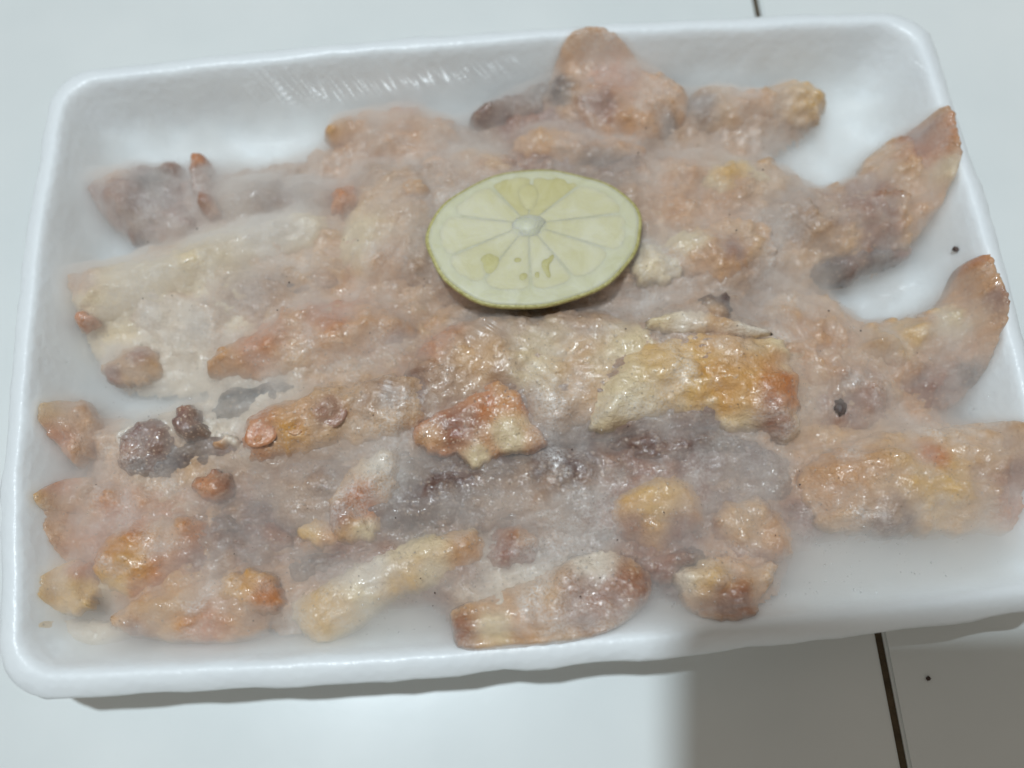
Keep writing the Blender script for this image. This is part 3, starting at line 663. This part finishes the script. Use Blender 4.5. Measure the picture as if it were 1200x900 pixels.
# ------------------------------------------------------------------ ice beads and dark flecks on the frozen surface
_b = bmesh.new(); bmesh.ops.create_icosphere(_b, subdivisions=1, radius=1)
ICO_V = np.array([v.co[:] for v in _b.verts]); ICO_F = np.array([[v.index for v in f.verts] for f in _b.faces]); _b.free()
def scatter(name, spots, mat, label, cat, squash=1.0):
    vs, fs = [], []
    for k, (x, y, z, r) in enumerate(spots):
        mt = np.array(Matrix.Rotation(random.random() * 6, 3, 'Z') @ Matrix.Rotation(random.gauss(0, .35), 3, 'X') @ Matrix.Diagonal((r * random.uniform(.8, 1.5), r, r * squash)))
        vs.append(ICO_V @ mt.T + np.array((x, y, z))); fs.append(ICO_F + k * len(ICO_V))
    return tag(mesh_obj(name, np.vstack(vs).tolist(), np.vstack(fs).tolist(), mat), label, cat, kind='stuff')
sp = []
while len(sp) < 3200:
    px, py = random.uniform(60, 1180), random.uniform(330, 745)
    if random.random() > math.exp(-((px - 620) / 380) ** 2 - ((py - 540) / 170) ** 2): continue
    x, y = at(px, py, 24)
    if inside(x, y) < 8 or noise.noise(Vector((px * .02, py * .03, 9))) < random.uniform(-.5, .4): continue
    sp.append((x, y, surf(x, y) + .05, random.choice((.14, .17, .2, .25, .32, .42)) * random.uniform(.6, 1.0)))
scatter('ice_beads', sp, BEAD, 'tiny clear ice beads and bubbles over the front pieces', 'ice', .35)
sp = []
while len(sp) < 110:
    px, py = random.uniform(80, 1150), random.uniform(120, 730)
    x, y = at(px, py, 22)
    if inside(x, y) < 12 or noise.noise(Vector((px * .012, py * .016, 4))) < -.05: continue
    sp.append((x, y, surf(x, y) - .35, random.choice((.1, .13, .17, .26)) * random.uniform(.7, 1.2)))
scatter('pepper_flecks', sp, FLECK, 'tiny dark pepper flecks frozen among the seafood', 'pepper', .6)

def crumb(px, py, z, r, label, name='dark_crumb', seed=1):
    x, y = at(px, py, z); bm = bmesh.new(); bmesh.ops.create_icosphere(bm, subdivisions=3, radius=1)
    for v in bm.verts:
        v.co *= 1 + .7 * noise.noise(v.co * 2.2 + Vector((seed, 0, 0))) + .4 * noise.noise(v.co * 5 + Vector((seed, 0, 0))); v.co = Vector((x * MM + v.co.x * r[0] * MM, y * MM + v.co.y * r[1] * MM, z * MM + v.co.z * r[2] * MM))
    me = bpy.data.meshes.new(name); bm.to_mesh(me); bm.free(); me.materials.append(FLECK)
    me.polygons.foreach_set('use_smooth', [True] * len(me.polygons))
    o = bpy.data.objects.new(name, me); C.objects.link(o); tag(o, label, 'crumb', 'dark crumbs')
cx, cyy = at(984, 478, 20); crumb(984, 477, surf(cx, cyy) - 1.1, (1.5, 2.0, .6), 'black clotted crumb frozen right of the big yellow-tan chunk', seed=3)
crumb(1120, 292, 18.5, (.8, .7, .5), 'tiny black crumb on the bare right inner wall of the tray', seed=5)
crumb(1088, 795, .3, (.5, .45, .3), 'tiny dark crumb on the shaded white floor tile', seed=8)

# ------------------------------------------------------------------ cling film where it shows: folds and stretched webs
film = empty('cling_film')
tag(film, 'clear cling film stretched over the tray, wrinkled at back and right', 'cling film')
def web(corners, nu, nv, sag, wr, ang, seed, gain=1.0, name='film_fold'):
    """a stretched, wrinkled patch between four points (px, py, z)"""
    c = [Vector((*at(p[0], p[1], p[2]), p[2])) for p in corners]
    vs, fs, fd = [], [], []
    for j in range(nv + 1):
        for i in range(nu + 1):
            u, v = i / nu, j / nv
            fd.append(gain * min(1.0, 16 * u * (1 - u) * v * (1 - v)))
            p = c[0] * (1 - u) * (1 - v) + c[1] * u * (1 - v) + c[2] * u * v + c[3] * (1 - u) * v
            f = 16 * u * (1 - u) * v * (1 - v)
            s = p.x * math.cos(ang) + p.y * math.sin(ang); t = -p.x * math.sin(ang) + p.y * math.cos(ang)
            w = noise.noise(Vector((s * .9, t * .06, seed))) + .5 * noise.noise(Vector((s * 2.2, t * .1, seed + 4)))
            vs.append((p.x, p.y, p.z - sag * f + wr * w * min(1, 3 * f)))
    for j in range(nv):
        for i in range(nu):
            a = j * (nu + 1) + i; fs.append((a, a + 1, a + nu + 2, a + nu + 1))
    o = mesh_obj(name, vs, fs, FILM, film)
    A = o.data.attributes.new('taut', 'FLOAT', 'POINT'); A.data.foreach_set('value', fd)
    return o
web([(300, 165, 20), (620, 118, 22), (640, 48, 25.6), (270, 76, 25.6)], 120, 36, 1.2, .35, math.radians(35), 2)
web([(1050, 60, 25.6), (1102, 110, 25.6), (1085, 70, 25.8), (1062, 34, 25.8)], 30, 16, .2, .5, math.radians(40), 5)
web([(915, 190, 17), (1030, 200, 23.5), (1050, 120, 26), (940, 130, 20)], 50, 40, 1.0, .4, math.radians(-40), 7)
web([(990, 372, 16), (1090, 350, 22), (1110, 310, 24), (1010, 335, 18)], 50, 24, .8, .35, math.radians(60), 9)
web([(530, 400, 24.6), (612, 398, 24.6), (612, 360, 24.3), (560, 350, 24.2)], 60, 30, -.6, .4, math.radians(50), 11, 3.0)
web([(660, 470, 26.0), (800, 460, 27.0), (800, 400, 27.0), (660, 410, 25.5)], 80, 50, -.8, .25, math.radians(80), 14, 1.2)
web([(400, 470, 25.0), (500, 470, 25.0), (505, 410, 24.5), (410, 420, 24.5)], 70, 50, -.8, .25, math.radians(70), 17, 1.2)

# ------------------------------------------------------------------ the phone that takes the picture: its shadow falls on the front right
def rounded_slab(name, w, h, d, r, mat, parent, off):
    vs = []; ns = 8
    for z, k in ((-d / 2, .97), (-d / 2 + 1, 1), (d / 2 - 1, 1), (d / 2, .97)):
        for q, (sx, sy) in enumerate(((1, 1), (-1, 1), (-1, -1), (1, -1))):
            for i in range(ns + 1):
                t = math.radians(90 * q + 90 * i / ns)
                vs.append((off[0] + k * (sx * (w / 2 - r) + r * math.cos(t)), off[1] + k * (sy * (h / 2 - r) + r * math.sin(t)), off[2] + z))
    n = 4 * (ns + 1)
    fs = [(k * n + q, k * n + (q + 1) % n, (k + 1) * n + (q + 1) % n, (k + 1) * n + q) for k in range(3) for q in range(n)]
    fs += [tuple(range(3 * n, 4 * n)), tuple(reversed(range(n)))]
    return mesh_obj(name, vs, fs, mat, parent, smooth=False)
phone = empty('phone')
phone.location = (CAM_LOC + RM @ Vector((0, 0, 9))) * MM
phone.rotation_euler = CAM_ROT
rounded_slab('body', 150, 90, 8, 9, PHONE, phone, (69, 6, 4))
rounded_slab('lens_ring', 14, 14, 2, 6.9, PHONE, phone, (0, 0, -.8))
tag(phone, 'dark phone held over the tray, its shadow on the front right tile', 'phone')
